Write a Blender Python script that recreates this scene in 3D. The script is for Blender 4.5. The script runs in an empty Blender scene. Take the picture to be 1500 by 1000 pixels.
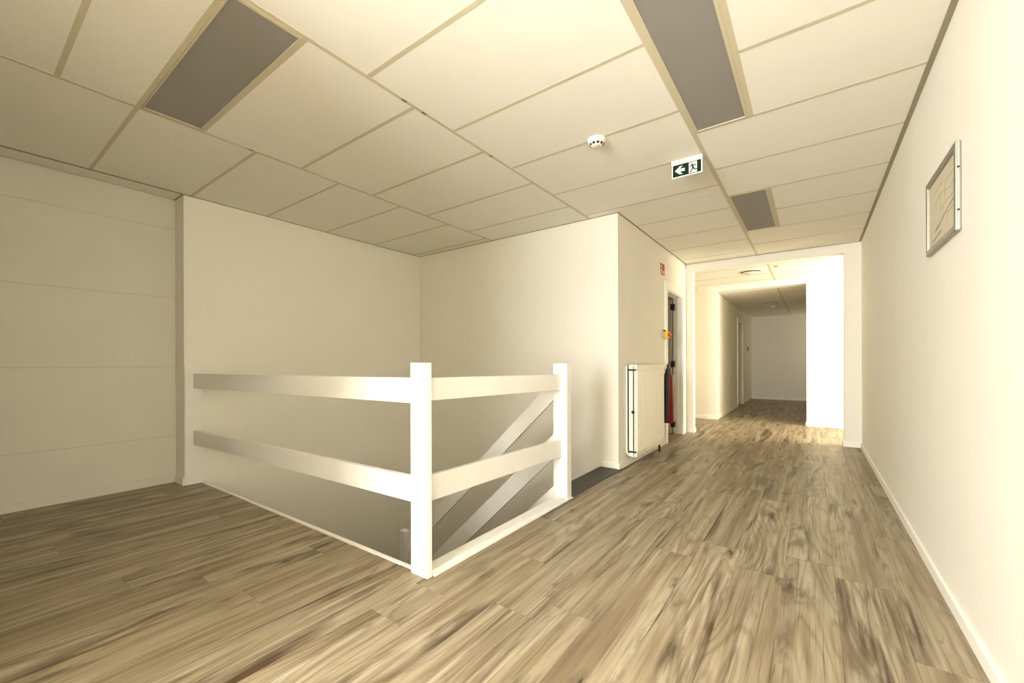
import bpy, bmesh, math, random
from mathutils import Matrix, Vector

sc = bpy.context.scene
col = sc.collection
R = random.Random(7)

# ------------------------------------------------------------------ camera
F_PX, CY, YAW, ROLL, CAM_H = 606.4, 530.5, .6283, -.0031, 1.0175
cam_d = bpy.data.cameras.new('camera')
cam = bpy.data.objects.new('camera', cam_d)
col.objects.link(cam)
s_, c_ = math.sin(YAW), math.cos(YAW)
rv = Vector((c_, s_, 0)); fv = Vector((-s_, c_, 0)); uv = Vector((0, 0, 1))
r3 = rv * math.cos(ROLL) + uv * math.sin(ROLL)
u3 = uv * math.cos(ROLL) - rv * math.sin(ROLL)
m = Matrix((r3, u3, -fv)).transposed().to_4x4()
m.translation = Vector((0, 0, CAM_H))
cam.matrix_world = m
cam_d.sensor_width = 36
cam_d.lens = F_PX * 36 / 1500
cam_d.shift_y = (CY - 500) / 1500
cam_d.clip_start = .02
sc.camera = cam

# ------------------------------------------------------------------ world, daylight through the windows, exposure
world = bpy.data.worlds.new('daylight_sky')
sc.world = world
world.use_nodes = True
wb = world.node_tree.nodes['Background']
wb.inputs[0].default_value = (1, .97, .92, 1)
wb.inputs[1].default_value = .5


def window_light(name, loc, rot, sx, sy, power, colr):
    l = bpy.data.lights.new(name, 'AREA')
    l.shape = 'RECTANGLE'
    l.size, l.size_y = sx, sy
    l.energy = power
    l.color = colr
    o = bpy.data.objects.new(name, l)
    o.location = loc
    o.rotation_euler = rot
    col.objects.link(o)


H_ = math.pi / 2
# window behind the camera, light travels +Y
window_light('daylight_window_behind', (-1.28, -2.72, 1.40), (H_, 0, 0), 1.70, 1.56, 405, (.975, .985, .985))
# window at the right end of the cross hall, light travels -X
window_light('daylight_window_hall', (2.42, 7.22, 1.3), (0, H_, 0), 1.9, 1.25, 165, (1, .93, .74))
# window at the end of the far corridor, light travels -X
window_light('daylight_window_corridor', (.76, 12.55, 1.4), (0, H_, 0), 1.3, .8, 3.8, (1, .78, .40))

vs = sc.view_settings
vs.view_transform = 'Standard'
vs.look = 'None'
vs.gamma = 1
vs.use_curve_mapping = False
vs.exposure = 0.42
sc.cycles.max_bounces = 12
sc.cycles.diffuse_bounces = 8
sc.cycles.sample_clamp_indirect = 8


# ------------------------------------------------------------------ materials
def srgb(r, g, b):
    def f(v):
        v /= 255
        return v / 12.92 if v <= .04045 else ((v + .055) / 1.055) ** 2.4
    return (f(r), f(g), f(b), 1)


def mat(name, rgb, rough=.6, metal=0., noise=0., nscale=6., bump=0., bscale=80., spec=.5, emit=None):
    mt = bpy.data.materials.new(name)
    mt.use_nodes = True
    nt = mt.node_tree
    b = nt.nodes['Principled BSDF']
    b.inputs['Roughness'].default_value = rough
    b.inputs['Metallic'].default_value = metal
    b.inputs['Specular IOR Level'].default_value = spec
    c = srgb(*rgb)
    tc = nt.nodes.new('ShaderNodeTexCoord')
    n = nt.nodes.new('ShaderNodeTexNoise')
    n.inputs['Scale'].default_value = nscale
    n.inputs['Detail'].default_value = 4
    nt.links.new(tc.outputs['Object'], n.inputs['Vector'])
    mx = nt.nodes.new('ShaderNodeMix')
    mx.data_type = 'RGBA'
    k = max(noise, .012)
    mx.inputs[6].default_value = tuple(v * (1 - k) for v in c[:3]) + (1,)
    mx.inputs[7].default_value = tuple(min(1, v * (1 + k)) for v in c[:3]) + (1,)
    nt.links.new(n.outputs['Fac'], mx.inputs[0])
    nt.links.new(mx.outputs[2], b.inputs['Base Color'])
    if bump:
        n2 = nt.nodes.new('ShaderNodeTexNoise')
        n2.inputs['Scale'].default_value = bscale
        n2.inputs['Detail'].default_value = 3
        nt.links.new(tc.outputs['Object'], n2.inputs['Vector'])
        bp = nt.nodes.new('ShaderNodeBump')
        bp.inputs['Strength'].default_value = bump
        bp.inputs['Distance'].default_value = .002
        nt.links.new(n2.outputs['Fac'], bp.inputs['Height'])
        nt.links.new(bp.outputs['Normal'], b.inputs['Normal'])
    return mt


def glass_mat(name):
    mt = bpy.data.materials.new(name)
    mt.use_nodes = True
    nt = mt.node_tree
    nt.nodes.remove(nt.nodes['Principled BSDF'])
    out = nt.nodes['Material Output']
    t = nt.nodes.new('ShaderNodeBsdfTransparent')
    g = nt.nodes.new('ShaderNodeBsdfGlossy')
    g.inputs['Roughness'].default_value = .02
    x = nt.nodes.new('ShaderNodeMixShader')
    x.inputs[0].default_value = .06
    nt.links.new(t.outputs[0], x.inputs[1])
    nt.links.new(g.outputs[0], x.inputs[2])
    nt.links.new(x.outputs[0], out.inputs['Surface'])
    return mt


def wood_mat(name):
    mt = bpy.data.materials.new(name)
    mt.use_nodes = True
    nt = mt.node_tree
    N, L = nt.nodes.new, nt.links.new
    b = nt.nodes['Principled BSDF']
    tc = N('ShaderNodeTexCoord')
    oi = N('ShaderNodeObjectInfo')

    def math_(op, a, bb=None, cc=None, clamp=False):
        n = N('ShaderNodeMath')
        n.operation = op
        n.use_clamp = clamp
        for i, v in enumerate((a, bb, cc)):
            if v is None:
                continue
            if isinstance(v, (int, float)):
                n.inputs[i].default_value = v
            else:
                L(v, n.inputs[i])
        return n.outputs[0]

    def vmul(v, t):
        n = N('ShaderNodeVectorMath')
        n.operation = 'MULTIPLY'
        L(v, n.inputs[0])
        n.inputs[1].default_value = t
        return n.outputs[0]

    def vadd(a, bb):
        n = N('ShaderNodeVectorMath')
        n.operation = 'ADD'
        L(a, n.inputs[0]); L(bb, n.inputs[1])
        return n.outputs[0]

    def noise(v, scale, detail=3, rough=.5, dist=0.):
        n = N('ShaderNodeTexNoise')
        n.inputs['Scale'].default_value = scale
        n.inputs['Detail'].default_value = detail
        n.inputs['Roughness'].default_value = rough
        n.inputs['Distortion'].default_value = dist
        L(v, n.inputs['Vector'])
        return n.outputs['Fac']

    def ramp(v, pts):
        n = N('ShaderNodeValToRGB')
        e = n.color_ramp.elements
        while len(e) < len(pts):
            e.new(.5)
        for el, (p, c) in zip(e, pts):
            el.position = p
            el.color = c if len(c) == 4 else (*c, 1)
        L(v, n.inputs[0])
        return n.outputs[0]

    def mixc(kind, fac, a, bb):
        n = N('ShaderNodeMix')
        n.data_type = 'RGBA'
        n.blend_type = kind
        if isinstance(fac, (int, float)):
            n.inputs[0].default_value = fac
        else:
            L(fac, n.inputs[0])
        for sock, v in ((n.inputs[6], a), (n.inputs[7], bb)):
            if isinstance(v, tuple):
                sock.default_value = v
            else:
                L(v, sock)
        return n.outputs[2]

    rnd = oi.outputs['Random']
    cmb = N('ShaderNodeCombineXYZ')
    L(math_('MULTIPLY', rnd, 37.3), cmb.inputs[0])
    L(math_('MULTIPLY', rnd, 91.7), cmb.inputs[1])
    L(math_('MULTIPLY', rnd, 53.1), cmb.inputs[2])
    p = tc.outputs['Object']

    def st(sx, sy):
        return vadd(vmul(p, (sx, sy, 1)), cmb.outputs[0])

    # growth-ring contours: lines of equal height of a stretched noise make the cathedral figure
    big = noise(st(4.6, .70), 1, 2, .40, .25)
    ring = math_('SINE', math_('ADD', math_('MULTIPLY', big, 105), math_('MULTIPLY', noise(st(70, 5), 1, 2), 3.0)))
    ring = math_('MULTIPLY_ADD', ring, -.5, .5)
    ring = math_('POWER', ring, 3.0)
    patch = ramp(noise(st(3.0, .8), 1, 1), [(.42, (.15, .15, .15)), (.60, (1, 1, 1))])
    broad = noise(st(11, .75), 1, 3, .5, .5)
    streak = noise(st(30, .8), 1, 4, .6, .25)
    fine = noise(st(260, 4), 1, 3, .6)
    base = ramp(broad, [(.26, srgb(146, 126, 95)), (.42, srgb(178, 160, 127)), (.56, srgb(198, 183, 152)), (.75, srgb(212, 199, 171))])
    c = mixc('MULTIPLY', math_('MULTIPLY', math_('MULTIPLY', ring, patch), .42), base, srgb(150, 124, 88))
    c = mixc('MULTIPLY', math_('MULTIPLY', ramp(streak, [(.38, (1, 1, 1)), (.60, (0, 0, 0))]), .40), c, srgb(146, 123, 90))
    c = mixc('MULTIPLY', .38, c, ramp(fine, [(.3, (.60, .56, .50)), (.62, (1, 1, 1))]))
    pore = ramp(noise(st(110, 1.7), 1, 3, .65, .2), [(.54, (0, 0, 0)), (.66, (1, 1, 1))])
    c = mixc('MULTIPLY', math_('MULTIPLY', pore, .55), c, srgb(150, 128, 96))
    # dark heartwood streaks and knots
    sm = ramp(noise(st(8, .95), 1, 5, .6, 1.0), [(.54, (0, 0, 0)), (.68, (1, 1, 1))])
    c = mixc('MULTIPLY', math_('MULTIPLY', sm, .95), c, srgb(116, 94, 64))
    sm2 = ramp(noise(st(16, 3.4), 1, 5, .65, 1.4), [(.66, (0, 0, 0)), (.76, (1, 1, 1))])
    c = mixc('MULTIPLY', math_('MULTIPLY', sm2, .6), c, srgb(110, 88, 60))
    vo = N('ShaderNodeTexVoronoi')
    vo.inputs['Scale'].default_value = 1
    nv = N('ShaderNodeTexNoise')
    nv.inputs['Scale'].default_value = 2
    wv = N('ShaderNodeVectorMath'); wv.operation = 'SCALE'; wv.inputs[3].default_value = .35
    L(st(20, 5), nv.inputs['Vector']); L(nv.outputs['Color'], wv.inputs[0])
    L(vadd(st(6.5, 2.0), wv.outputs[0]), vo.inputs['Vector'])
    kn = ramp(vo.outputs['Distance'], [(.03, (1, 1, 1)), (.075, (.45, .45, .45)), (.20, (0, 0, 0))])
    c = mixc('MULTIPLY', math_('MULTIPLY', kn, .95), c, srgb(70, 52, 34))
    # whole-plank tone
    wn = N('ShaderNodeTexWhiteNoise'); wn.noise_dimensions = '1D'
    L(math_('MULTIPLY', rnd, 917.0), wn.inputs['W'])
    tone = math_('MULTIPLY_ADD', wn.outputs['Value'], .10, .67)
    hs = N('ShaderNodeHueSaturation')
    hs.inputs['Saturation'].default_value = .93; L(c, hs.inputs['Color']); L(tone, hs.inputs['Value'])
    L(hs.outputs[0], b.inputs['Base Color'])
    b.inputs['Roughness'].default_value = .42
    b.inputs['Specular IOR Level'].default_value = .4
    bp = N('ShaderNodeBump')
    bp.inputs['Strength'].default_value = .12
    bp.inputs['Distance'].default_value = .001
    L(fine, bp.inputs['Height'])
    L(bp.outputs['Normal'], b.inputs['Normal'])
    return mt


M = dict(
    wall=mat('wall_paint', (232, 228, 216), .75, noise=.02, nscale=2.5, bump=.25, bscale=140),
    panel=mat('concrete_panel_paint', (214, 210, 197), .8, noise=.03, nscale=3, bump=.35, bscale=90),
    white=mat('white_lacquer', (230, 228, 222), .42, noise=.01),
    trim=mat('white_trim', (240, 236, 227), .5, noise=.02, nscale=20),
    tile=mat('ceiling_tile', (233, 229, 218), .9, noise=.02, nscale=5, bump=.3, bscale=260),
    bar=mat('ceiling_grid_paint', (198, 189, 162), .6, noise=.02),
    edge=mat('ceiling_edge_paint', (150, 141, 114), .7),
    shadow=mat('dark_gap', (70, 64, 50), .9),
    diffuser=mat('light_diffuser', (140, 136, 130), .45, noise=.05, nscale=9, bump=.5, bscale=420),
    slab=mat('floor_slab', (132, 114, 86), .6),
    plaster=mat('slab_plaster', (226, 220, 206), .8),
    wood=wood_mat('wood_plank'),
    stair=mat('dark_stair_tread', (66, 64, 58), .55, noise=.12, nscale=30, bump=.4, bscale=160),
    rad=mat('radiator_enamel', (240, 234, 216), .4),
    black=mat('black_plastic', (22, 22, 21), .45),
    gap=mat('radiator_shade_and_fittings', (58, 56, 50), .8),  # dark fittings; on the back strip the tone stands in for shade
    red=mat('extinguisher_red', (112, 10, 15), .28),
    redsign=mat('sign_red', (170, 22, 16), .5),
    green=mat('sign_green', (3, 34, 13), .7, spec=.2),
    signwhite=mat('sign_white', (228, 223, 210), .5),
    yellow=mat('yellow_plastic', (240, 186, 18), .4),
    redbtn=mat('button_red', (206, 44, 24), .4),
    grey=mat('grey_plastic', (178, 174, 160), .5),
    alu=mat('brushed_aluminium', (158, 154, 145), .38, .85, noise=.06, nscale=60),
    paper=mat('print_paper', (196, 188, 162), .6, noise=.03, nscale=12),
    ink=mat('print_ink', (146, 139, 118), .7),
    ink2=mat('print_ink_dark', (62, 58, 48), .7),
    door=mat('door_paint', (176, 170, 152), .5),
    glass=glass_mat('window_glass'),
    steel=mat('steel', (190, 188, 180), .3, .9),
)


# ------------------------------------------------------------------ mesh helpers
def origin(parent):
    v = Vector((0, 0, 0))
    while parent is not None:
        v = v + parent.location
        parent = parent.parent
    return v


def link(name, me, mt, parent=None, loc=None):
    """loc is in world coordinates; parents are never rotated."""
    o = bpy.data.objects.new(name, me)
    col.objects.link(o)
    if mt is not None and not me.materials:
        me.materials.append(mt)
    o.parent = parent
    o.location = (Vector(loc) if loc is not None else Vector((0, 0, 0))) - (origin(parent) if parent else Vector((0, 0, 0)))
    return o


def tag(o, label=None, cat=None, group=None, kind=None):
    if label: o['label'] = label
    if cat: o['category'] = cat
    if group: o['group'] = group
    if kind: o['kind'] = kind
    return o


def empty(name, loc, label, cat, group=None, kind=None):
    o = bpy.data.objects.new(name, None)
    o.empty_display_size = .05
    col.objects.link(o)
    o.location = loc
    return tag(o, label, cat, group, kind)


def bm_box(bm, a, b, bev=0.):
    (x0, y0, z0), (x1, y1, z1) = a, b
    x0, x1 = min(x0, x1), max(x0, x1); y0, y1 = min(y0, y1), max(y0, y1); z0, z1 = min(z0, z1), max(z0, z1)
    t = bmesh.new()
    v = [t.verts.new(p) for p in ((x0, y0, z0), (x1, y0, z0), (x1, y1, z0), (x0, y1, z0), (x0, y0, z1), (x1, y0, z1), (x1, y1, z1), (x0, y1, z1))]
    for f in ((3, 2, 1, 0), (4, 5, 6, 7), (0, 1, 5, 4), (1, 2, 6, 5), (2, 3, 7, 6), (3, 0, 4, 7)):
        t.faces.new([v[i] for i in f])
    if bev:
        bmesh.ops.bevel(t, geom=t.edges[:], offset=bev, segments=2, profile=.5, affect='EDGES')
    me = bpy.data.meshes.new('tmp')
    t.to_mesh(me); t.free()
    bm.from_mesh(me)
    bpy.data.meshes.remove(me)


def bm_prism(bm, quad, ext):
    """closed polygon (list of 3D points) extruded by vector ext"""
    e = Vector(ext)
    a = [bm.verts.new(p) for p in quad]
    b = [bm.verts.new(Vector(p) + e) for p in quad]
    n = len(quad)
    f0 = bm.faces.new(a); f1 = bm.faces.new(b[::-1])
    for i in range(n):
        bm.faces.new([a[(i + 1) % n], a[i], b[i], b[(i + 1) % n]])
    bmesh.ops.recalc_face_normals(bm, faces=bm.faces[:])


def bm_tube(bm, pts, r, seg=12):
    pts = [Vector(p) for p in pts]
    rings = []
    up = None
    for i, p in enumerate(pts):
        d = (pts[min(i + 1, len(pts) - 1)] - pts[max(i - 1, 0)]).normalized()
        if up is None:
            up = d.orthogonal().normalized()
        up = (up - d * up.dot(d)).normalized()
        w = d.cross(up)
        rr = r[i] if isinstance(r, (list, tuple)) else r
        rings.append([bm.verts.new(p + (up * math.cos(t) + w * math.sin(t)) * rr) for t in (2 * math.pi * k / seg for k in range(seg))])
    for a, b in zip(rings, rings[1:]):
        for k in range(seg):
            bm.faces.new([a[k], a[(k + 1) % seg], b[(k + 1) % seg], b[k]])
    bm.faces.new(rings[0][::-1]); bm.faces.new(rings[-1])
    bmesh.ops.recalc_face_normals(bm, faces=bm.faces[:])


def bm_lathe(bm, prof, c=(0, 0, 0), seg=32):
    """prof: (radius, z) bottom to top about vertical axis"""
    c = Vector(c)
    rings = []
    for r, z in prof:
        if r < 1e-6:
            rings.append([bm.verts.new(c + Vector((0, 0, z)))])
        else:
            rings.append([bm.verts.new(c + Vector((r * math.cos(2 * math.pi * k / seg), r * math.sin(2 * math.pi * k / seg), z))) for k in range(seg)])
    for a, b in zip(rings, rings[1:]):
        for k in range(seg):
            q = [a[k % len(a)], a[(k + 1) % len(a)], b[(k + 1) % len(b)], b[k % len(b)]]
            q = list(dict.fromkeys(q))
            if len(q) > 2:
                bm.faces.new(q)
    bmesh.ops.recalc_face_normals(bm, faces=bm.faces[:])


def finish(name, bm, mt, parent=None, smooth=False):
    me = bpy.data.meshes.new(name)
    # put the object's origin at its own bounding-box base centre
    lo = Vector([min(v.co[i] for v in bm.verts) for i in range(3)])
    hi = Vector([max(v.co[i] for v in bm.verts) for i in range(3)])
    o_ = Vector(((lo.x + hi.x) / 2, (lo.y + hi.y) / 2, lo.z))
    bmesh.ops.translate(bm, verts=bm.verts, vec=-o_)
    bm.to_mesh(me); bm.free()
    if smooth:
        for p in me.polygons:
            p.use_smooth = True
        me.set_sharp_from_angle(angle=math.radians(38))
    return link(name, me, mt, parent, o_)


def box(name, a, b, mt, parent=None, bev=0.):
    bm = bmesh.new()
    bm_box(bm, a, b, bev)
    return finish(name, bm, mt, parent)


def boxes(name, lst, mt, parent=None, bev=0.):
    bm = bmesh.new()
    for a, b in lst:
        bm_box(bm, a, b, bev)
    return finish(name, bm, mt, parent)


def tube(name, pts, r, mt, parent=None, seg=12):
    bm = bmesh.new(); bm_tube(bm, pts, r, seg)
    return finish(name, bm, mt, parent, True)


def lathe(name, prof, c, mt, parent=None, seg=32):
    bm = bmesh.new(); bm_lathe(bm, prof, c, seg)
    return finish(name, bm, mt, parent, True)


def prism(name, quad, ext, mt, parent=None, bev=0.):
    bm = bmesh.new(); bm_prism(bm, quad, ext)
    if bev:
        bmesh.ops.bevel(bm, geom=bm.edges[:], offset=bev, segments=2, profile=.5, affect='EDGES')
    return finish(name, bm, mt, parent)


def struct(o, label, cat):
    return tag(o, label, cat, kind='structure')


# ------------------------------------------------------------------ key dimensions (metres)
C = 2.425            # ceiling of the landing
XR = .4645           # right wall
XL, XJ, YJ = -4.236, -4.445, 1.184   # stairwell wall, recessed panel wall, step between them
YB, XW = 3.745, -1.4835              # wall behind the stairs, corridor wall with the door
YP = 6.337           # partition with the wide opening
Y2, C2, C3 = 8.0, 2.34, 2.245        # cross hall end wall, ceilings beyond
X2L, X2R = -1.37, -.08               # opening into far corridor
YE = 13.1
ZT = 2.52            # top of walls
ZB = -2.75           # lower floor


def front_edge(x):   # front edge of the stairwell opening (slightly out of square)
    return 1.300 + (x - XL) * (.058 / (-1.60 - XL))


# ------------------------------------------------------------------ floor: slab and wood planks
fl = boxes('floor', [((-4.60, -2.75, -.25), (-1.56, 1.285, -.006)), ((-1.56, -2.75, -.25), (.56, 6.45, -.006)),
                     ((-2.8, 6.45, -.25), (2.4, 8.15, -.006)), ((-1.5, 8.15, -.25), (.85, 13.2, -.006)),
                     ((-2.95, 3.85, -.25), (-1.56, 6.45, -.006))], M['slab'])
struct(fl, 'light brown oak-look plank floor running towards the far corridor', 'floor')

PW, PL = .196, 1.26
rects = [(-4.445, .4645, -.45, 1.285), (-4.445, -2.30, -2.6, -.45), (-1.462, .4645, 1.285, 6.337), (-1.389, .303, 6.337, 6.45), (-2.7, 1.1, 6.45, 8.0),
         (X2L, X2R, 8.0, 8.15), (X2L, .6, 8.15, YE)]
known = {0: 2.47, 2: 2.32, 3: 2.53, 4: 2.297, 5: 1.50}


def plank_mesh(w, l, cache={}):
    k = (round(w, 3), round(l, 3))
    if k not in cache:
        bm = bmesh.new()
        g, t = .0003, .0055
        x, y = w / 2 - g, l / 2 - g
        e = .0005
        lo = [bm.verts.new(p) for p in ((-x, -y, -t), (x, -y, -t), (x, y, -t), (-x, y, -t))]
        mi = [bm.verts.new(p) for p in ((-x, -y, -e), (x, -y, -e), (x, y, -e), (-x, y, -e))]
        hi = [bm.verts.new(p) for p in ((-x + e, -y + e, 0), (x - e, -y + e, 0), (x - e, y - e, 0), (-x + e, y - e, 0))]
        for A, B in ((lo, mi), (mi, hi)):
            for i in range(4):
                bm.faces.new([A[i], A[(i + 1) % 4], B[(i + 1) % 4], B[i]])
        bm.faces.new(hi)
        me = bpy.data.meshes.new('plank')
        bm.to_mesh(me); bm.free()
        me.materials.append(M['wood'])
        cache[k] = me
    return cache[k]


k = -5
while True:
    x1 = .277 - k * PW
    x0 = x1 - PW
    x1 += 0
    if x1 < -4.445:
        break
    ph = known.get(k, R.random() * PL)
    ivs = []
    xs = (x0 + x1) / 2
    for rx0, rx1, ry0, ry1 in rects:
        a, b = max(x0, rx0), min(x1, rx1)
        if b - a < .012:
            continue
        y1 = ry1
        if ry1 == 1.285 and a < -1.56:
            y1 = front_edge(a) - .002
        ivs.append([a, b, ry0, y1])
    ivs.sort(key=lambda q: q[2])
    merged = []
    for iv in ivs:
        if merged and abs(merged[-1][3] - iv[2]) < .01 and abs(merged[-1][0] - iv[0]) < .01 and abs(merged[-1][1] - iv[1]) < .01:
            merged[-1][3] = iv[3]
        else:
            merged.append(iv)
    for a, b, ya, yb in merged:
        n0 = math.floor((ya - ph) / PL)
        y = ya
        while y < yb - 1e-4:
            n0 += 1
            ye = min(yb, ph + n0 * PL)
            if ye - y > .004:
                link('plank', plank_mesh(b - a, ye - y), None, fl, ((a + b) / 2, (y + ye) / 2, 0))
            y = ye
    k += 1

# lower floor at the foot of the stairs
struct(box('floor_lower', (-4.6, 1.2, ZB - .1), (-1.4, 3.85, ZB), M['slab']), 'lower storey floor at the foot of the stairs', 'floor')

# ------------------------------------------------------------------ walls
struct(box('wall_right', (XR, -2.75, -.25), (.56, 6.45, ZT), M['wall']), 'long white wall on the right with the framed floor plan', 'wall')
wl = struct(box('wall_left', (-4.60, -2.6, -.25), (XJ - .004, YJ, ZT), mat('panel_joint', (196, 189, 168), .9)), 'white wall of stacked horizontal panels at the far left', 'wall')
zs = [-.004, .396, .990, 1.578, 2.166, C + .06]
for a, b in zip(zs, zs[1:]):
    box('wall_panel', (XJ - .004, -2.6, a + .0017), (XJ, YJ - .001, b - .0017), M['panel'], wl, .0015)
bl = struct(box('baseboard_left', (XJ, -2.6, 0), (XJ + .012, YJ, .062), M['panel'], None, .002), 'white baseboard along the left panel wall', 'baseboard')
struct(box('baseboard_step', (XJ + .012, YJ - .012, 0), (XL, YJ, .062), M['trim'], None, .002), 'short white baseboard on the wall step beside the railing', 'baseboard')
struct(box('wall_stairwell_left', (-4.60, YJ, ZB), (XL, 3.85, ZT), M['wall']), 'white wall on the left side of the stairwell', 'wall')
struct(box('wall_stairwell_back', (XL, YB, ZB), (-1.5835, 3.85, ZT), M['wall']), 'white wall behind the stairs facing the camera', 'wall')
struct(box('wall_stairwell_front', (XL, 1.20, ZB), (-1.5, 1.30, -.25), M['plaster']), 'lower stairwell wall under the front railing', 'wall')
struct(box('wall_stairwell_right', (-1.56, 1.30, ZB), (-1.46, YB, -.25), M['plaster']), 'lower stairwell wall under the landing edge', 'wall')
D0, D1, DZ = 5.34, 6.115, 1.935
struct(boxes('wall_corridor', [((-1.5835, YB, ZB), (XW, D0, ZT)), ((-1.5835, D1, -.25), (XW, YP, ZT)), ((-1.5835, D0, DZ), (XW, D1, ZT)), ],
             M['wall']), 'white corridor wall with the radiator and the open door', 'wall')
struct(boxes('wall_partition', [((-2.8, YP, -.25), (-1.389, 6.45, ZT)), ((.303, YP, -.25), (XR, 6.45, ZT)), ((-1.389, YP, 2.312), (.303, 6.45, ZT)),
                                ((.56, YP, -.25), (2.4, 6.45, ZT))], M['wall']), 'white partition with a wide opening at the corridor end', 'wall')
struct(boxes('wall_far', [((-2.8, Y2, -.25), (X2L, 8.15, ZT)), ((X2R, Y2, -.25), (2.4, 8.15, ZT)), ((X2L, Y2, 2.249), (X2R, 8.15, ZT))], M['wall']),
       'white end wall of the bright cross hall around the dark corridor', 'wall')
struct(box('wall_hall_left', (-2.8, 6.45, -.25), (-2.7, 8.0, ZT), M['wall']), 'white left end wall of the cross hall', 'wall')
WH = (6.55, 7.9, .3, 2.25)
struct(boxes('wall_hall_right', [((2.3, 6.45, -.25), (2.4, WH[0], ZT)), ((2.3, WH[1], -.25), (2.4, 8.0, ZT)), ((2.3, WH[0], -.25), (2.4, WH[1], WH[2])),
                                 ((2.3, WH[0], WH[3]), (2.4, WH[1], ZT))], M['wall']), 'white window wall at the right end of the cross hall', 'wall')
E0, E1, EZ = 10.52, 11.32, 1.935
struct(boxes('wall_corridor_far_left', [((-1.5, 8.15, -.25), (X2L, E0, ZT)), ((-1.5, E1, -.25), (X2L, YE, ZT)), ((-1.5, E0, EZ), (X2L, E1, ZT))], M['wall']),
       'left wall of the far corridor with a white door', 'wall')
struct(box('wall_corridor_far_end', (-1.5, YE, -.25), (.85, 13.2, ZT), M['wall']), 'end wall of the far dark corridor', 'wall')
WC = (12.15, 12.95, .75, 2.05)
struct(boxes('wall_corridor_far_right', [((.6, 8.15, -.25), (.7, WC[0], ZT)), ((.6, WC[1], -.25), (.7, YE, ZT)), ((.6, WC[0], -.25), (.7, WC[1], WC[2])),
                                         ((.6, WC[0], WC[3]), (.7, WC[1], ZT))], M['wall']), 'right wall of the far corridor', 'wall')
WB = (-2.18, -.38, .55, 2.25)
struct(boxes('wall_back', [((-3.3, -2.75, -.25), (WB[0], -2.6, ZT)), ((WB[1], -2.75, -.25), (XR, -2.6, ZT)), ((WB[0], -2.75, -.25), (WB[1], -2.6, WB[2])),
                           ((WB[0], -2.75, WB[3]), (WB[1], -2.6, ZT))], M['wall']), 'white window wall behind the camera', 'wall')
struct(box('wall_blocker_side', (-2.30, -2.6, -.25), (-2.20, -.55, ZT), M['wall']), 'added white side wall behind the camera that keeps window light out of the bay', 'wall')  # unseen return wall, added to block window light from the bay
struct(box('wall_blocker_left', (-2.30, -.55, -.25), (-1.40, -.45, ZT), M['wall']), 'added white wall end to the left of the camera that shades the left floor', 'wall')  # unseen stub, placed to shade the left floor and rail end
struct(box('wall_added_bay', (-4.60, -2.75, -.25), (-3.3, -2.6, ZT), M['wall']), 'added white wall at the back of the unlit bay', 'wall')  # unseen bay, added to cut bounce light onto the left floor
struct(boxes('wall_side_room', [((-2.95, 3.85, -.25), (-2.85, YP, ZT))], M['wall']), 'wall of the dark side room behind the open door', 'wall')


def window(name, axis, p, a0, a1, z0, z1, n, label):
    """window in a wall; axis 'y': glass plane is x = p, 'x': glass plane is y = p"""
    def pt(a, t, z):
        return (p + t, a, z) if axis == 'y' else (a, p + t, z)
    root = empty(name, pt((a0 + a1) / 2, 0, z0), label, 'window', kind='structure')
    w = .05
    bm = bmesh.new()
    for q in (((a0, z0), (a1, z0 + w)), ((a0, z1 - w), (a1, z1)), ((a0, z0 + w), (a0 + w, z1 - w)), ((a1 - w, z0 + w), (a1, z1 - w))):
        bm_box(bm, pt(q[0][0], -.03, q[0][1]), pt(q[1][0], .03, q[1][1]))
    finish('window_frame', bm, M['white'], root)
    step = (a1 - a0 - 2 * w) / n
    for i in range(n):
        s = a0 + w + i * step
        box('pane', pt(s + (.018 if i else 0), -.004, z0 + w), pt(s + step - (.018 if i < n - 1 else 0), .004, z1 - w), M['glass'], root)
        if i:
            box('mullion', pt(s - .018, -.025, z0 + w), pt(s + .018, .025, z1 - w), M['white'], root)


window('window_1', 'x', -2.67, WB[0], WB[1], WB[2], WB[3], 2, 'white framed two-pane window behind the camera')
window('window_2', 'y', 2.35, WH[0], WH[1], WH[2], WH[3], 2, 'white framed window at the right end of the cross hall')
window('window_3', 'y', .65, WC[0], WC[1], WC[2], WC[3], 1, 'white framed window in the far corridor')


# baseboards
def skirting(name, a, b, label):
    struct(box(name, a, b, M['trim'], None, .002), label, 'baseboard')


skirting('baseboard_right', (XR - .013, -2.6, 0), (XR, YP, .056), 'white baseboard along the long right wall')
skirting('baseboard_partition_right', (.290, YP - .013, 0), (XR - .013, YP, .062), 'short white baseboard under the right jamb of the wide opening')
skirting('baseboard_partition_jamb_right', (.290, YP, 0), (.303, 6.45, .062), 'white baseboard inside the right jamb of the wide opening')
skirting('baseboard_partition_left', (XW + .017, YP - .013, 0), (-1.376, YP, .062), 'short white baseboard under the left jamb of the wide opening')
skirting('baseboard_partition_jamb_left', (-1.389, YP, 0), (-1.376, 6.45, .062), 'white baseboard inside the left jamb of the wide opening')
skirting('baseboard_corridor', (XW, YB - .012, 0), (XW + .013, 5.235, .062), 'white baseboard under the radiator')
skirting('baseboard_far_left', (-2.7, Y2 - .013, 0), (X2L, Y2, .062), 'white baseboard left of the far corridor entrance')
skirting('baseboard_far_right', (X2R - .013, Y2 - .013, 0), (2.3, Y2, .062), 'white baseboard under the brightest wall of the cross hall')
skirting('baseboard_far_corridor', (X2L, Y2 - .013, 0), (X2L + .013, E0 - .08, .062), 'white baseboard along the far corridor before its door')
skirting('baseboard_far_corridor_end', (X2L, E1 + .08, 0), (X2L + .013, YE, .062), 'white baseboard along the far corridor after its door')
skirting('baseboard_far_end', (X2L + .013, YE - .013, 0), (.6, YE, .062), 'white baseboard at the end of the far corridor')
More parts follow.
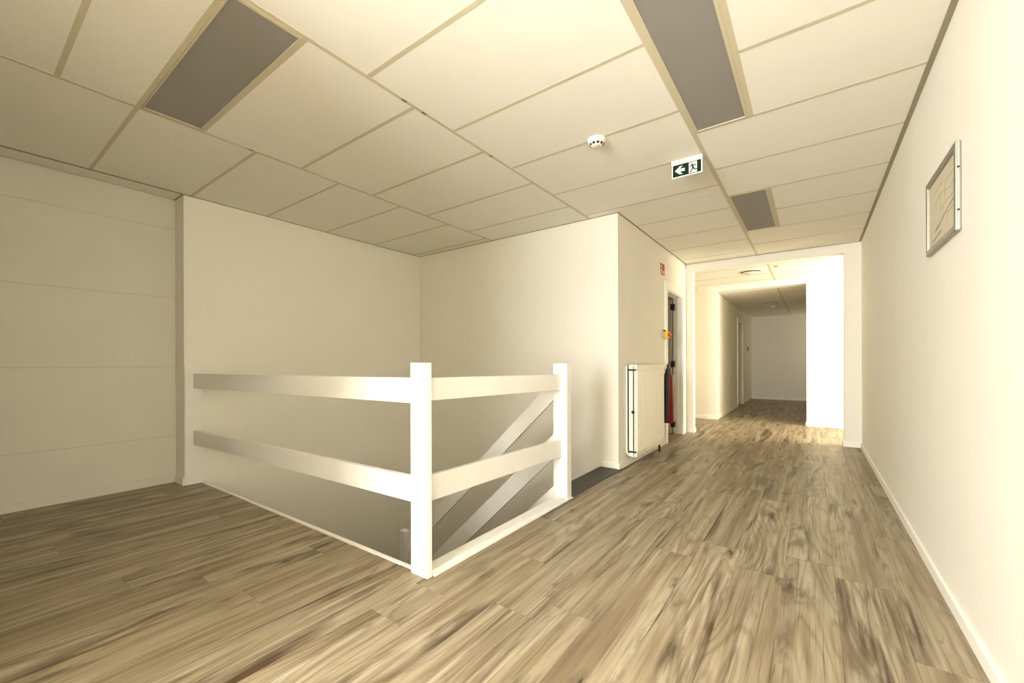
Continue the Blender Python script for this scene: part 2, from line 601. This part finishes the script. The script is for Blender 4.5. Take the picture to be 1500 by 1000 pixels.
skirting('baseboard_stair_top', (-1.64, YB - .012, .010), (XW, YB, .062), 'short white baseboard on the wall at the dark top step')

# ------------------------------------------------------------------ ceilings
ce = struct(box('ceiling', (-4.60, -2.75, ZT), (2.4, 13.2, ZT + .12), M['plaster']), 'suspended cream tile ceiling over the landing and stairs', 'ceiling')
BW = .022            # visible grid bar width
BZ = .0008


def tiles(parent, x0, x1, ys, z, first_bar=False):
    """one column of tiles between bars at x0 and x1, cross bars at ys[1:-1]"""
    for i, (a, b) in enumerate(zip(ys, ys[1:])):
        if b - a > .03:
            box('ceiling_tile', (x0 + .004, a + .004, z + R.uniform(-.0006, .0006)), (x1 - .004, b - .004, z + .014), M['tile'], parent, .0015)
        if i:
            box('grid_bar', (x0 + BW / 2, a - BW / 2, z - BZ), (x1 - BW / 2, a + BW / 2, z), M['bar'], parent)


def runner(parent, x, ya, yb, z, w=BW):
    box('grid_runner', (x - w / 2, ya, z - BZ - .0008), (x + w / 2, yb, z + .001), M['bar'], parent)


xa, xb, xc, xd = -2.997, -1.771, -.591, -.283
y0, y1 = .633, 1.5325
g0 = [y0 + .6 * i for i in range(-2, 10)]     # .633 family
g1 = [y1 + .6 * i for i in range(-4, 9)]      # 1.5325 family


def span(lo, hi, grid):
    return [lo] + [q for q in sorted(grid) if lo + .04 < q < hi - .04] + [hi]


tiles(ce, XL, xa, span(-.45, YB, g0), C)
l1 = span(-.45, YB, g1)
i0 = [i for i, q in enumerate(l1) if abs(q - .9325) < .01][0]
tiles(ce, xa, xb, l1[:i0] + [y0], C)          # up to the light
tiles(ce, xa, xb, l1[i0:], C)
box('grid_bar', (xa + BW / 2, y0 - BW / 2, C - BZ), (xb - BW / 2, y0 + BW / 2, C), M['bar'], ce)
box('grid_bar', (xa + BW / 2, .9325 - BW / 2, C - BZ), (xb - BW / 2, .9325 + BW / 2, C), M['bar'], ce)
tiles(ce, xb, xc, span(-2.6, YB, g0 + [g0[0] - .6 * i for i in range(1, 4)]), C)
tiles(ce, XW, xc, span(YB, YP, g0), C)
xr = XR - .004
tiles(ce, xc, xr, span(-2.6, y1, g1), C)
tiles(ce, XL, xb, span(-2.6, -.45, g1), C)
tiles(ce, xd, xr, [y1, y1 + .6, y1 + 1.2], C)
tiles(ce, xc, xr, [y1 + 1.2, y1 + 1.8, y1 + 2.4], C)
tiles(ce, xd, xr, [y1 + 2.4, y1 + 3.0, y1 + 3.6], C)
tiles(ce, xc, xr, [y1 + 3.6, y1 + 4.2, YP], C)
for yy in (y1, y1 + 1.2, y1 + 2.4, y1 + 3.6):
    box('grid_bar', (xc + BW / 2, yy - BW / 2, C - BZ), (xr, yy + BW / 2, C), M['bar'], ce)
for a, b in ((y1, y1 + 1.2), (y1 + 2.4, y1 + 3.6)):
    runner(ce, xd, a + BW / 2, b - BW / 2, C, .026)
runner(ce, xa, -.45, YB, C)
runner(ce, xb, -2.6, YB, C)
runner(ce, xc, -2.6, YP, C, .026)
# border strip over the recessed panel wall
box('border_strip', (XJ + .010, -2.6, C - .001), (XL - .012, YJ - .012, C + .014), M['tile'], ce)
box('shadow_gap', (XJ, -.45, C + .001), (XJ + .010, YJ - .012, C + .012), M['shadow'], ce)
box('shadow_gap', (XL - .012, -.45, C + .001), (XL - .004, YJ, C + .012), M['shadow'], ce)
# perimeter angles
for a, b in (((XL, YJ, C - .004), (XL + .012, YB, C)), ((XL + .012, YB - .012, C - .004), (XW, YB, C)), ((XW, YB - .012, C - .004), (XW + .014, YP, C)),
             ((XW + .014, YP - .014, C - .004), (XR, YP, C)), ((XR - .024, -2.6, C - .002), (XR, YP - .014, C)), ((XL - .004, -.45, C - .004), (XL + .012, YJ, C)),
             ((XJ, YJ - .012, C - .004), (XL - .012, YJ, C))):
    box('edge_angle', a, b, M['edge'], ce)
# small locking slots in the runners
for x, y in ((xb, 1.46), (xb, 1.60), (xa, 1.20), (xb, 2.20)):
    box('runner_slot', (x - .004, y - .016, C - .0026), (x + .004, y + .016, C - .0012), M['shadow'], ce)
# cross hall and far corridor ceilings
c2 = struct(box('ceiling_hall', (-2.7, 6.45, C2 + .014), (2.3, 8.0, C2 + .03), M['plaster']), 'bright tile ceiling of the cross hall', 'ceiling')
for x0_, x1_ in ((-2.7, -1.69), (-1.69, -.49), (-.49, .71), (.71, 2.3)):
    tiles(c2, x0_, x1_, [6.45, 6.66, 7.26, 7.80, 8.0], C2)
for x in (-1.69, -.49, .71):
    runner(c2, x, 6.45, 8.0, C2)
c3 = struct(box('ceiling_corridor', (X2L, 8.15, C3 + .014), (.6, YE, C3 + .03), M['plaster']), 'tile ceiling of the dark far corridor', 'ceiling')
for x0_, x1_ in ((X2L, -.47), (-.47, .6)):
    tiles(c3, x0_, x1_, [8.15, 8.8, 9.4, 10.0, 10.6, 11.2, 11.8, 12.4, YE], C3)
runner(c3, -.47, 8.15, YE, C3)


# ------------------------------------------------------------------ ceiling lights (off)
def ceiling_light(x0_, x1_, ya, yb, label):
    t = empty('ceiling_light', ((x0_ + x1_) / 2, (ya + yb) / 2, C - .003), label, 'ceiling light', 'recessed ceiling light panels')
    f = .016
    x0_ += .012; x1_ -= .012; ya += .012; yb -= .012
    boxes('light_frame', [((x0_, ya, C - .003), (x0_ + f, yb, C + .03)), ((x1_ - f, ya, C - .003), (x1_, yb, C + .03)),
                          ((x0_ + f, ya, C - .003), (x1_ - f, ya + f * .5, C + .03)), ((x0_ + f, yb - f * .5, C - .003), (x1_ - f, yb, C + .03))], M['bar'], t)
    box('diffuser', (x0_ + f, ya + f * .5, C + .001), (x1_ - f, yb - f * .5, C + .010), M['diffuser'], t)
    box('housing', (x0_ + .02, ya + .02, C + .014), (x1_ - .02, yb - .02, C + .075), M['white'], t)


ceiling_light(xa, xb, y0, .9325, 'grey rectangular ceiling light panel above the left side of the landing')
ceiling_light(xc, xd, y1, y1 + 1.2, 'long grey ceiling light panel nearest the camera, in front of the exit sign')
ceiling_light(xc, xd, y1 + 2.4, y1 + 3.6, 'small-looking grey ceiling light panel beyond the exit sign')

# ------------------------------------------------------------------ trims around the stairwell opening
struct(prism('trim_1', [(XL, front_edge(XL), -.06), (-1.58, front_edge(-1.58), -.06), (-1.58, front_edge(-1.58), .004), (XL, front_edge(XL), .004)],
             (0, .022, 0), M['trim']), 'thin white edge strip along the front of the stairwell opening', 'trim')
t2 = struct(box('trim_2', (-1.550, 1.366, -.20), (-1.478, 2.700, .021), M['white'], None, .002), 'white curb board between the two railing posts', 'trim')
box('curb_lip', (-1.478, 1.372, 0), (-1.453, 2.775, .009), M['white'], t2, .002)

# ------------------------------------------------------------------ guard railing
gr = empty('guard_railing', (-1.52, 1.40, 0), 'white wooden guard railing with two rails around the stairwell', 'railing')
PB = .0025
box('post', (-1.580, 1.335, 0), (-1.464, 1.366, 1.017), M['white'], gr, PB)
box('post_core', (-1.578, 1.366, .022), (-1.535, 1.405, 1.012), M['white'], gr, PB)
box('post', (-1.580, 2.700, 0), (-1.464, 2.768, 1.008), M['white'], gr, PB)
box('post', (XL, 1.186, 0), (XL + .012, 1.308, 1.0), M['white'], gr, .002)


def rail_x(zl, zr):
    yl, yr = 1.243, 1.305
    h = .120
    prism('rail', [(XL + .012, yl, zl), (-1.487, yr, zr), (-1.487, yr, zr - h), (XL + .012, yl, zl - h)], (0, .030, 0), M['white'], gr, PB)


rail_x(.929, .946)
rail_x(.453, .479)


def rail_y(zn, zf, h):
    xo = -1.508
    prism('rail', [(xo, 1.366, zn), (xo, 2.700, zf), (xo, 2.700, zf - h), (xo, 1.366, zn - h)], (-.030, 0, 0), M['white'], gr, PB)


rail_y(.944, .926, .112)
rail_y(.468, .443, .125)

# ------------------------------------------------------------------ staircase
stc = empty('staircase', (-2.6, 3.22, ZB), 'steep staircase with dark treads and white sloping balustrade going down', 'staircase')
SL = .965            # slope
ya_, yb_ = 2.705, 2.735


def sloped(name, ztop, vert, xl, xr_, mt=M['white'], y_=(ya_, yb_)):
    """board whose top edge is at ztop where x = -1.58"""
    def z(x): return ztop + (x + 1.58) * SL
    prism(name, [(xr_, y_[0], z(xr_)), (xl, y_[0], z(xl)), (xl, y_[0], z(xl) - vert), (xr_, y_[0], z(xr_) - vert)], (0, y_[1] - y_[0], 0), mt, stc, .002)


sloped('handrail', .893, .158, -3.27, -1.582)
sloped('middle_rail', .478, .180, -3.27, -1.582)
sloped('stringer', .088, .28, -3.30, -1.582)
box('newel_post', (-3.372, 2.700, -1.80), (-3.286, 2.768, -.668), M['white'], stc, PB)
prism('newel_cap_block', [(-3.286, 2.735, -.80), (-3.245, 2.735, -.77), (-3.245, 2.735, -.96), (-3.286, 2.735, -1.0)], (0, .03, 0), M['white'], stc)
box('tread', (-1.668, 2.772, -.028), (-1.4615, YB, .008), M['stair'], stc, .003)
box('tread_end', (XW + .001, YB, -.002), (-1.4615, YB + .03, .008), M['stair'], stc, .003)
RUN, RISE = .197, .19
nst = 9
for i in range(1, nst + 1):
    x1_ = -1.640 - (i - 1) * RUN
    z = -i * RISE
    box('tread', (x1_ - RUN - .025, 2.737, z - .03), (x1_, YB, z), M['stair'], stc, .003)
    box('riser', (x1_ - .006, 2.737, z), (x1_ + .006, YB, z + RISE - .03), M['white'], stc)
zl = -(nst + 1) * RISE
box('landing', (XL, 2.737, zl - .06), (-1.640 - nst * RUN, YB, zl), M['stair'], stc, .003)
box('riser', (-1.640 - nst * RUN - .006, 2.737, zl), (-1.640 - nst * RUN + .006, YB, zl + RISE - .03), M['white'], stc)
box('landing_support', (XL + .05, 2.76, ZB), (-1.70 - nst * RUN, YB - .05, zl - .06), M['plaster'], stc)

# ------------------------------------------------------------------ radiator
ra = empty('radiator', (-1.42, 4.40, .1), 'white double panel radiator hanging on the corridor wall', 'radiator')
ry0, ry1, rz0, rz1 = 3.940, 4.865, .098, .985
bm = bmesh.new()
xf = -1.376
bm_box(bm, (xf - .026, ry0, rz0), (xf - .010, ry1, rz1), .003)
bm_box(bm, (xf - .012, ry0 + .001, rz1 - .05), (xf + .001, ry1 - .001, rz1 - .002), .002)
bm_box(bm, (xf - .012, ry0 + .001, rz0 + .002), (xf + .001, ry1 - .001, rz0 + .05), .002)
fp = finish('front_panel', bm, M['rad'], ra)
nrib = 24
for i in range(nrib):
    y = ry0 + .03 + (ry1 - ry0 - .06) * i / (nrib - 1)
    bm = bmesh.new()
    a, b = rz0 + .052, rz1 - .052
    bm_prism(bm, [(xf - .011, y - .013, a), (xf + .002, y - .007, a), (xf + .002, y + .007, a), (xf - .011, y + .013, a)], (0, 0, b - a))
    finish('rib', bm, M['rad'], fp)
box('rear_panel', (-1.456, ry0 + .004, rz0 + .006), (-1.416, ry1 - .004, rz1 - .004), M['rad'], ra, .004)
box('back_gap_shade', (-1.4655, ry0 + .002, rz0 + .03), (-1.456, ry1 - .012, rz1 - .03), M['gap'], ra)  # dark strip standing in for the shadow between radiator and wall
box('inner_fins', (-1.416, ry0 + .012, rz0 + .03), (-1.400, ry1 - .012, rz1 - .03), M['gap'], ra)
box('top_grille', (-1.456, ry0 + .02, rz1 - .004), (xf - .004, ry1 - .02, rz1 + .004), M['rad'], ra, .002)
for z in (rz0 + .045, rz1 - .045):
    tube('connector', [(-1.452, ry0 + .000, z), (-1.380, ry0 + .000, z)], .009, M['gap'], ra)
    tube('plug', [(-1.416, ry0 - .012, z + (.02 if z > .5 else -.02)), (-1.416, ry0 + .02, z + (.02 if z > .5 else -.02))], .012, M['rad'], ra)
tube('bleed_knob', [(-1.410, ry0 - .012, .530), (-1.410, ry0 + .012, .530)], .016, M['black'], ra)
tube('side_pipe', [(-1.474, ry0 - .004, rz1 - .01), (-1.474, ry0 - .004, .20), (-1.474, ry0 - .004, .15), (-1.468, ry0 - .004, .125), (-1.450, ry0 - .004, .108),
                   (-1.400, ry0 - .004, .100)], .008, M['rad'], ra)
for y in (ry0 + .15, ry1 - .15):
    box('bracket', (XW + .0008, y - .02, .2), (-1.4655, y + .02, .9), M['gap'], ra)
tube('supply_pipe', [(-1.405, ry1 - .10, rz0 + .02), (-1.405, ry1 - .10, 0)], .011, M['black'], ra)

# ------------------------------------------------------------------ door in the corridor wall
d1 = empty('door_1', (XW, (D0 + D1) / 2, 0), 'white door standing open into the dark side room beside the radiator', 'door', kind='structure')
cs = .085
boxes('door_casing', [((XW, D0 - cs, 0), (XW + .016, D0 + .01, DZ + cs)), ((XW, D1 - .01, 0), (XW + .016, D1 + cs, DZ + cs)), ((XW, D0 + .01, DZ - .01), (XW + .016, D1 - .01, DZ + cs))], M['trim'], d1, .002)
boxes('door_lining', [((-1.600, D0, 0), (XW, D0 + .02, DZ)), ((-1.600, D1 - .02, 0), (XW, D1, DZ)), ((-1.600, D0 + .02, DZ - .02), (XW, D1 - .02, DZ))], M['trim'], d1)
box('door_stop', (-1.560, D1 - .034, 0), (-1.530, D1 - .02, DZ - .02), M['trim'], d1)
lf = box('door_leaf', (-2.400, D1 - .062, .008), (-1.612, D1 - .022, DZ - .03), M['door'], d1, .002)
for z in (.14, .985, 1.79):
    box('hinge', (-1.628, D1 - .066, z - .042), (-1.575, D1 - .018, z + .042), M['black'], lf, .003)
tube('door_handle', [(-2.33, D1 - .062, 1.02), (-2.33, D1 - .11, 1.02), (-2.22, D1 - .11, 1.02)], .009, M['steel'], lf)
# ------------------------------------------------------------------ door in the far corridor
d2 = empty('door_2', (X2L, (E0 + E1) / 2, 0), 'closed pale door in the left wall of the far corridor', 'door', kind='structure')
boxes('door_casing', [((X2L, E0 - .07, 0), (X2L + .02, E0 + .01, EZ + .07)), ((X2L, E1 - .01, 0), (X2L + .02, E1 + .07, EZ + .07)), ((X2L, E0 + .01, EZ - .01), (X2L + .02, E1 - .01, EZ + .07))], M['trim'], d2, .002)
lf2 = box('door_leaf', (-1.475, E0, .006), (-1.435, E1, EZ), M['trim'], d2)
tube('door_handle', [(-1.435, E0 + .08, 1.02), (-1.385, E0 + .08, 1.02), (-1.385, E0 + .19, 1.02)], .009, M['steel'], lf2)

# ------------------------------------------------------------------ fire extinguisher
fx, fy = -1.405, 5.125
fe = empty('fire_extinguisher', (fx, fy, .285), 'red fire extinguisher with black valve hanging beside the radiator', 'fire extinguisher')
lathe('cylinder', [(0, .285), (.052, .287), (.062, .30), (.062, .80), (.058, .835), (.042, .872), (.022, .892), (.018, .91), (0, .91)], (fx, fy, 0), M['red'], fe, 28)
lathe('valve_neck', [(.024, .885), (.024, .93), (.016, .95), (.016, .965), (0, .965)], (fx, fy, 0), M['black'], fe, 20)
prism('squeeze_lever', [(fx - .01, fy - .03, .962), (fx - .01, fy + .085, 1.005), (fx - .01, fy + .085, 1.018), (fx - .01, fy - .03, .98)], (.02, 0, 0), M['red'], fe, .002)
prism('carry_handle', [(fx - .01, fy - .02, .94), (fx - .01, fy + .075, .955), (fx - .01, fy + .075, .968), (fx - .01, fy - .02, .958)], (.02, 0, 0), M['black'], fe, .002)
tube('hose_and_shaded_side', [(fx, fy - .02, .94), (fx + .008, fy - .07, .925), (fx + .012, fy - .095, .88), (fx + .012, fy - .098, .78), (fx + .004, fy - .094, .60), (fx + .004, fy - .094, .46), (fx + .004, fy - .092, .33)],
     [.012, .016, .024, .028, .030, .030, .032], M['black'], fe)  # hose thickened to stand in for the cylinder's dark shaded side
box('wall_hook', (XW, fy - .03, .80), (fx - .055, fy + .03, .90), M['steel'], fe, .002)

# ------------------------------------------------------------------ fire extinguisher sign
fs = empty('fire_sign', (XW, 5.174, 2.08), 'small red fire extinguisher sign high on the corridor wall', 'sign')
sy0, sy1, sz0, sz1 = 5.092, 5.256, 2.078, 2.214
box('plate', (XW, sy0, sz0), (XW + .003, sy1, sz1), M['redsign'], fs)


def sign_poly(name, pts, mt, parent, px, t=.0008):
    prism(name, [(px, y, z) for y, z in pts], (t, 0, 0), mt, parent)


sx = XW + .003
sign_poly('pictogram_extinguisher', [(5.116, 2.092), (5.148, 2.092), (5.148, 2.142), (5.140, 2.152), (5.124, 2.152), (5.116, 2.142)], M['signwhite'], fs, sx)
sign_poly('pictogram_valve', [(5.116, 2.166), (5.148, 2.162), (5.148, 2.182), (5.138, 2.188), (5.116, 2.192)], M['signwhite'], fs, sx)
sign_poly('pictogram_flame', [(5.196, 2.092), (5.226, 2.092), (5.232, 2.112), (5.226, 2.134), (5.219, 2.120), (5.211, 2.152), (5.202, 2.124), (5.194, 2.132), (5.190, 2.108)], M['signwhite'], fs, sx)

# ------------------------------------------------------------------ emergency stop button
es = empty('emergency_button', (XW, 5.19, 1.34), 'yellow emergency button box with red push knob beside the door', 'button')
box('base', (XW, 5.150, 1.298), (XW + .022, 5.235, 1.392), M['grey'], es, .004)
box('cover', (XW + .022, 5.152, 1.304), (XW + .066, 5.232, 1.386), M['yellow'], es, .008)
bm = bmesh.new()
bm_tube(bm, [(XW + .066, 5.192, 1.345), (XW + .078, 5.192, 1.345), (XW + .078, 5.192, 1.345), (XW + .090, 5.192, 1.345), (XW + .095, 5.192, 1.345)], [.014, .014, .026, .026, .018], 20)
finish('push_knob', bm, M['redbtn'], es, True)
box('conduit', (XW, 5.185, 1.392), (XW + .03, 5.20, 1.410), M['black'], es, .002)

# ------------------------------------------------------------------ exit sign
ex = empty('exit_sign', (-.699, 3.02, C), 'green emergency exit sign with arrow and running figure on the ceiling', 'exit sign')
X0, X1, Z0, Z1 = -.800, -.598, 2.300, 2.418
yf = 3.012
box('housing', (X0, yf, 2.394), (X1, yf + .035, C - .0045), M['signwhite'], ex, .002)
box('panel', (X0 + .002, yf + .006, Z0), (X1 - .002, yf + .016, 2.396), M['signwhite'], ex, .001)
gx0, gx1, gz0, gz1 = X0 + .009, X1 - .009, Z0 + .007, 2.389
box('green_field', (gx0, yf + .0048, gz0), (gx1, yf + .006, gz1), M['green'], ex)
W, Hh = gx1 - gx0, gz1 - gz0


def sp(name, pts, mt, d=.0008, lvl=1):
    yq = yf + .0048 - d * lvl
    prism(name, [(gx0 + u * W, yq, gz0 + v * Hh) for u, v in pts], (0, d * .9, 0), mt, ex)


# arrow pointing left with swept-back barbs
sp('arrow', [(.075, .50), (.25, .84), (.355, .84), (.245, .62), (.43, .62), (.43, .38), (.245, .38), (.355, .16), (.25, .16)], M['signwhite'])
sp('doorway', [(.575, .06), (.575, .94), (.86, .94), (.86, .06)], M['signwhite'])


def limb(name, a, b, w):
    ar = Hh / W
    dx, dy = (b[0] - a[0]), (b[1] - a[1]) * ar
    n = math.hypot(dx, dy)
    px, py = -dy / n * w, dx / n * w / ar
    sp(name, [(a[0] + px, a[1] + py), (b[0] + px, b[1] + py), (b[0] - px, b[1] - py), (a[0] - px, a[1] - py)], M['green'], lvl=2)


sp('figure_head', [(.665 + .024 * math.cos(t), .83 + .024 * W / Hh * math.sin(t)) for t in (k * math.pi / 5 for k in range(10))], M['green'], lvl=2)
limb('figure_torso', (.685, .74), (.735, .42), .030)
limb('figure_arm', (.685, .70), (.635, .58), .016)
limb('figure_arm', (.635, .585), (.585, .60), .016)
limb('figure_arm', (.700, .72), (.775, .70), .016)
limb('figure_arm', (.775, .70), (.815, .56), .016)
limb('figure_leg', (.725, .46), (.685, .30), .022)
limb('figure_leg', (.685, .31), (.630, .10), .020)
limb('figure_leg', (.735, .44), (.775, .28), .022)
limb('figure_leg', (.770, .29), (.860, .27), .019)


# ------------------------------------------------------------------ smoke detectors and diffusers
def detector(x, y, z, r, label, slots=True):
    t = empty('smoke_detector', (x, y, z), label, 'smoke detector', 'white ceiling smoke detectors')
    lathe('base', [(0, z), (r, z), (r, z - .012), (r * .94, z - .016), (0, z - .016)][::-1], (x, y, 0), M['signwhite'], t)
    lathe('body', [(0, z - .044), (r * .50, z - .043), (r * .64, z - .038), (r * .84, z - .027), (r * .90, z - .020), (r * .90, z - .014), (0, z - .014)], (x, y, 0), M['signwhite'], t)
    if slots:
        for i in range(10):
            a0 = 2 * math.pi * (i + .18) / 10; a1 = 2 * math.pi * (i + .82) / 10
            bm = bmesh.new()
            q = [(x + rr * math.cos(a), y + rr * math.sin(a), zz) for rr, zz, a in ((r * .83, z - .0290, a0), (r * .83, z - .0290, a1), (r * .66, z - .0385, a1), (r * .66, z - .0385, a0))]
            bm_prism(bm, q, (0, 0, .004))
            finish('vent_slot', bm, M['black'], t)
        lathe('indicator', [(0, z - .046), (.004, z - .0455), (.004, z - .041), (0, z - .041)], (x + r * .30, y - r * .1, 0), M['black'], t, 10)


detector(-1.105, 2.440, C, .057, 'white round smoke detector on the ceiling left of the exit sign')
detector(-.70, 10.75, C3, .055, 'white smoke detector on the dark far corridor ceiling', False)
sk = tag(lathe('ceiling_sensor', [(0, C2 - .022), (.018, C2 - .020), (.022, C2 - .008), (.036, C2 - .005), (.036, C2)], (-.405, 6.80, 0), M['grey'], None, 20),
         'tiny round sensor on the bright cross hall ceiling', 'sensor')


def diffuser(x, y, z, r, label):
    t = empty('air_diffuser', (x, y, z), label, 'air vent', 'round ceiling air diffusers')
    lathe('flange', [(r, z), (r, z - .006), (r * .86, z - .012), (r * .80, z - .006), (r * .80, z)], (x, y, 0), M['signwhite'], t, 40)
    lathe('throat', [(0, z - .004), (r * .82, z - .004), (r * .82, z), (0, z)], (x, y, 0), M['shadow'], t, 40)
    lathe('disc', [(0, z - .034), (r * .70, z - .032), (r * .76, z - .026), (r * .76, z - .022), (0, z - .022)], (x, y, 0), M['signwhite'], t, 40)
    lathe('stem', [(.012, z - .024), (.012, z - .003)], (x, y, 0), M['shadow'], t, 10)


diffuser(-.735, 6.97, C2, .155, 'round white air diffuser on the bright cross hall ceiling')
diffuser(-.70, 10.20, C3, .17, 'round air diffuser on the dark far corridor ceiling')

# light switch in the far corridor
sw = empty('light_switch', (X2L, 12.30, 1.33), 'small dark light switch on the far corridor wall', 'switch')
box('plate', (X2L, 12.22, 1.28), (X2L + .012, 12.36, 1.42), M['grey'], sw, .003)
box('rocker', (X2L + .012, 12.25, 1.30), (X2L + .02, 12.33, 1.40), M['black'], sw, .002)

# ------------------------------------------------------------------ framed floor plan on the right wall
fr = empty('floor_plan_frame', (XR, 2.575, 1.52), 'aluminium framed floor plan print on the right wall', 'picture frame')
fy0, fy1, fz0, fz1 = 2.300, 2.815, 1.522, 1.868
fw, th = .026, .018
xo = XR - th
for a, b in (((xo, fy0, fz0), (XR, fy0 + fw, fz1)), ((xo, fy1 - fw, fz0), (XR, fy1, fz1)), ((xo, fy0 + fw, fz0), (XR, fy1 - fw, fz0 + fw)), ((xo, fy0 + fw, fz1 - fw), (XR, fy1 - fw, fz1))):
    box('frame_profile', a, b, M['alu'], fr, .004)
box('frame_groove', (XR - .011, fy0 - .0012, fz0 + .004), (XR - .008, fy0 + .001, fz1 - .004), M['grey'], fr)
for z in (1.60, 1.765):
    tube('frame_screw', [(XR - .0095, fy0 - .003, z), (XR - .0095, fy0 + .002, z)], .004, M['black'], fr)
pp = box('plan_sheet', (XR - .008, fy0 + fw, fz0 + fw), (XR - .004, fy1 - fw, fz1 - fw), M['paper'], fr)
pu0, pu1, pv0, pv1 = fy1 - fw, fy0 + fw, fz0 + fw, fz1 - fw     # left edge as seen is the far one


def ink(segs, w, mt, name):
    bm = bmesh.new()
    for u0, v0, u1, v1 in segs:
        a = Vector((pu0 + (pu1 - pu0) * u0, pv0 + (pv1 - pv0) * v0)); b = Vector((pu0 + (pu1 - pu0) * u1, pv0 + (pv1 - pv0) * v1))
        d = (b - a).normalized(); n = Vector((-d.y, d.x)) * w / 2
        bm_prism(bm, [(XR - .0080, q.x, q.y) for q in (a + n, b + n, b - n, a - n)], (-.0006, 0, 0))
    finish(name, bm, mt, pp)


ink([(.2, .2, .2, .62), (.2, .62, .45, .70), (.45, .70, .45, .25), (.2, .2, .45, .25), (.45, .70, .8, .62), (.8, .62, .95, .70), (.45, .48, .9, .5), (.6, .5, .6, .78), (.6, .78, .9, .80),
     (.3, .2, .3, .63), (.55, .25, .55, .48), (.7, .3, .9, .32), (.7, .12, .7, .3), (.2, .80, .5, .84)], .0022, M['ink'], 'plan_lines')
ink([(.25, .22, .9, .42), (.12, .08, .48, .14)], .0035, M['ink2'], 'plan_walls')
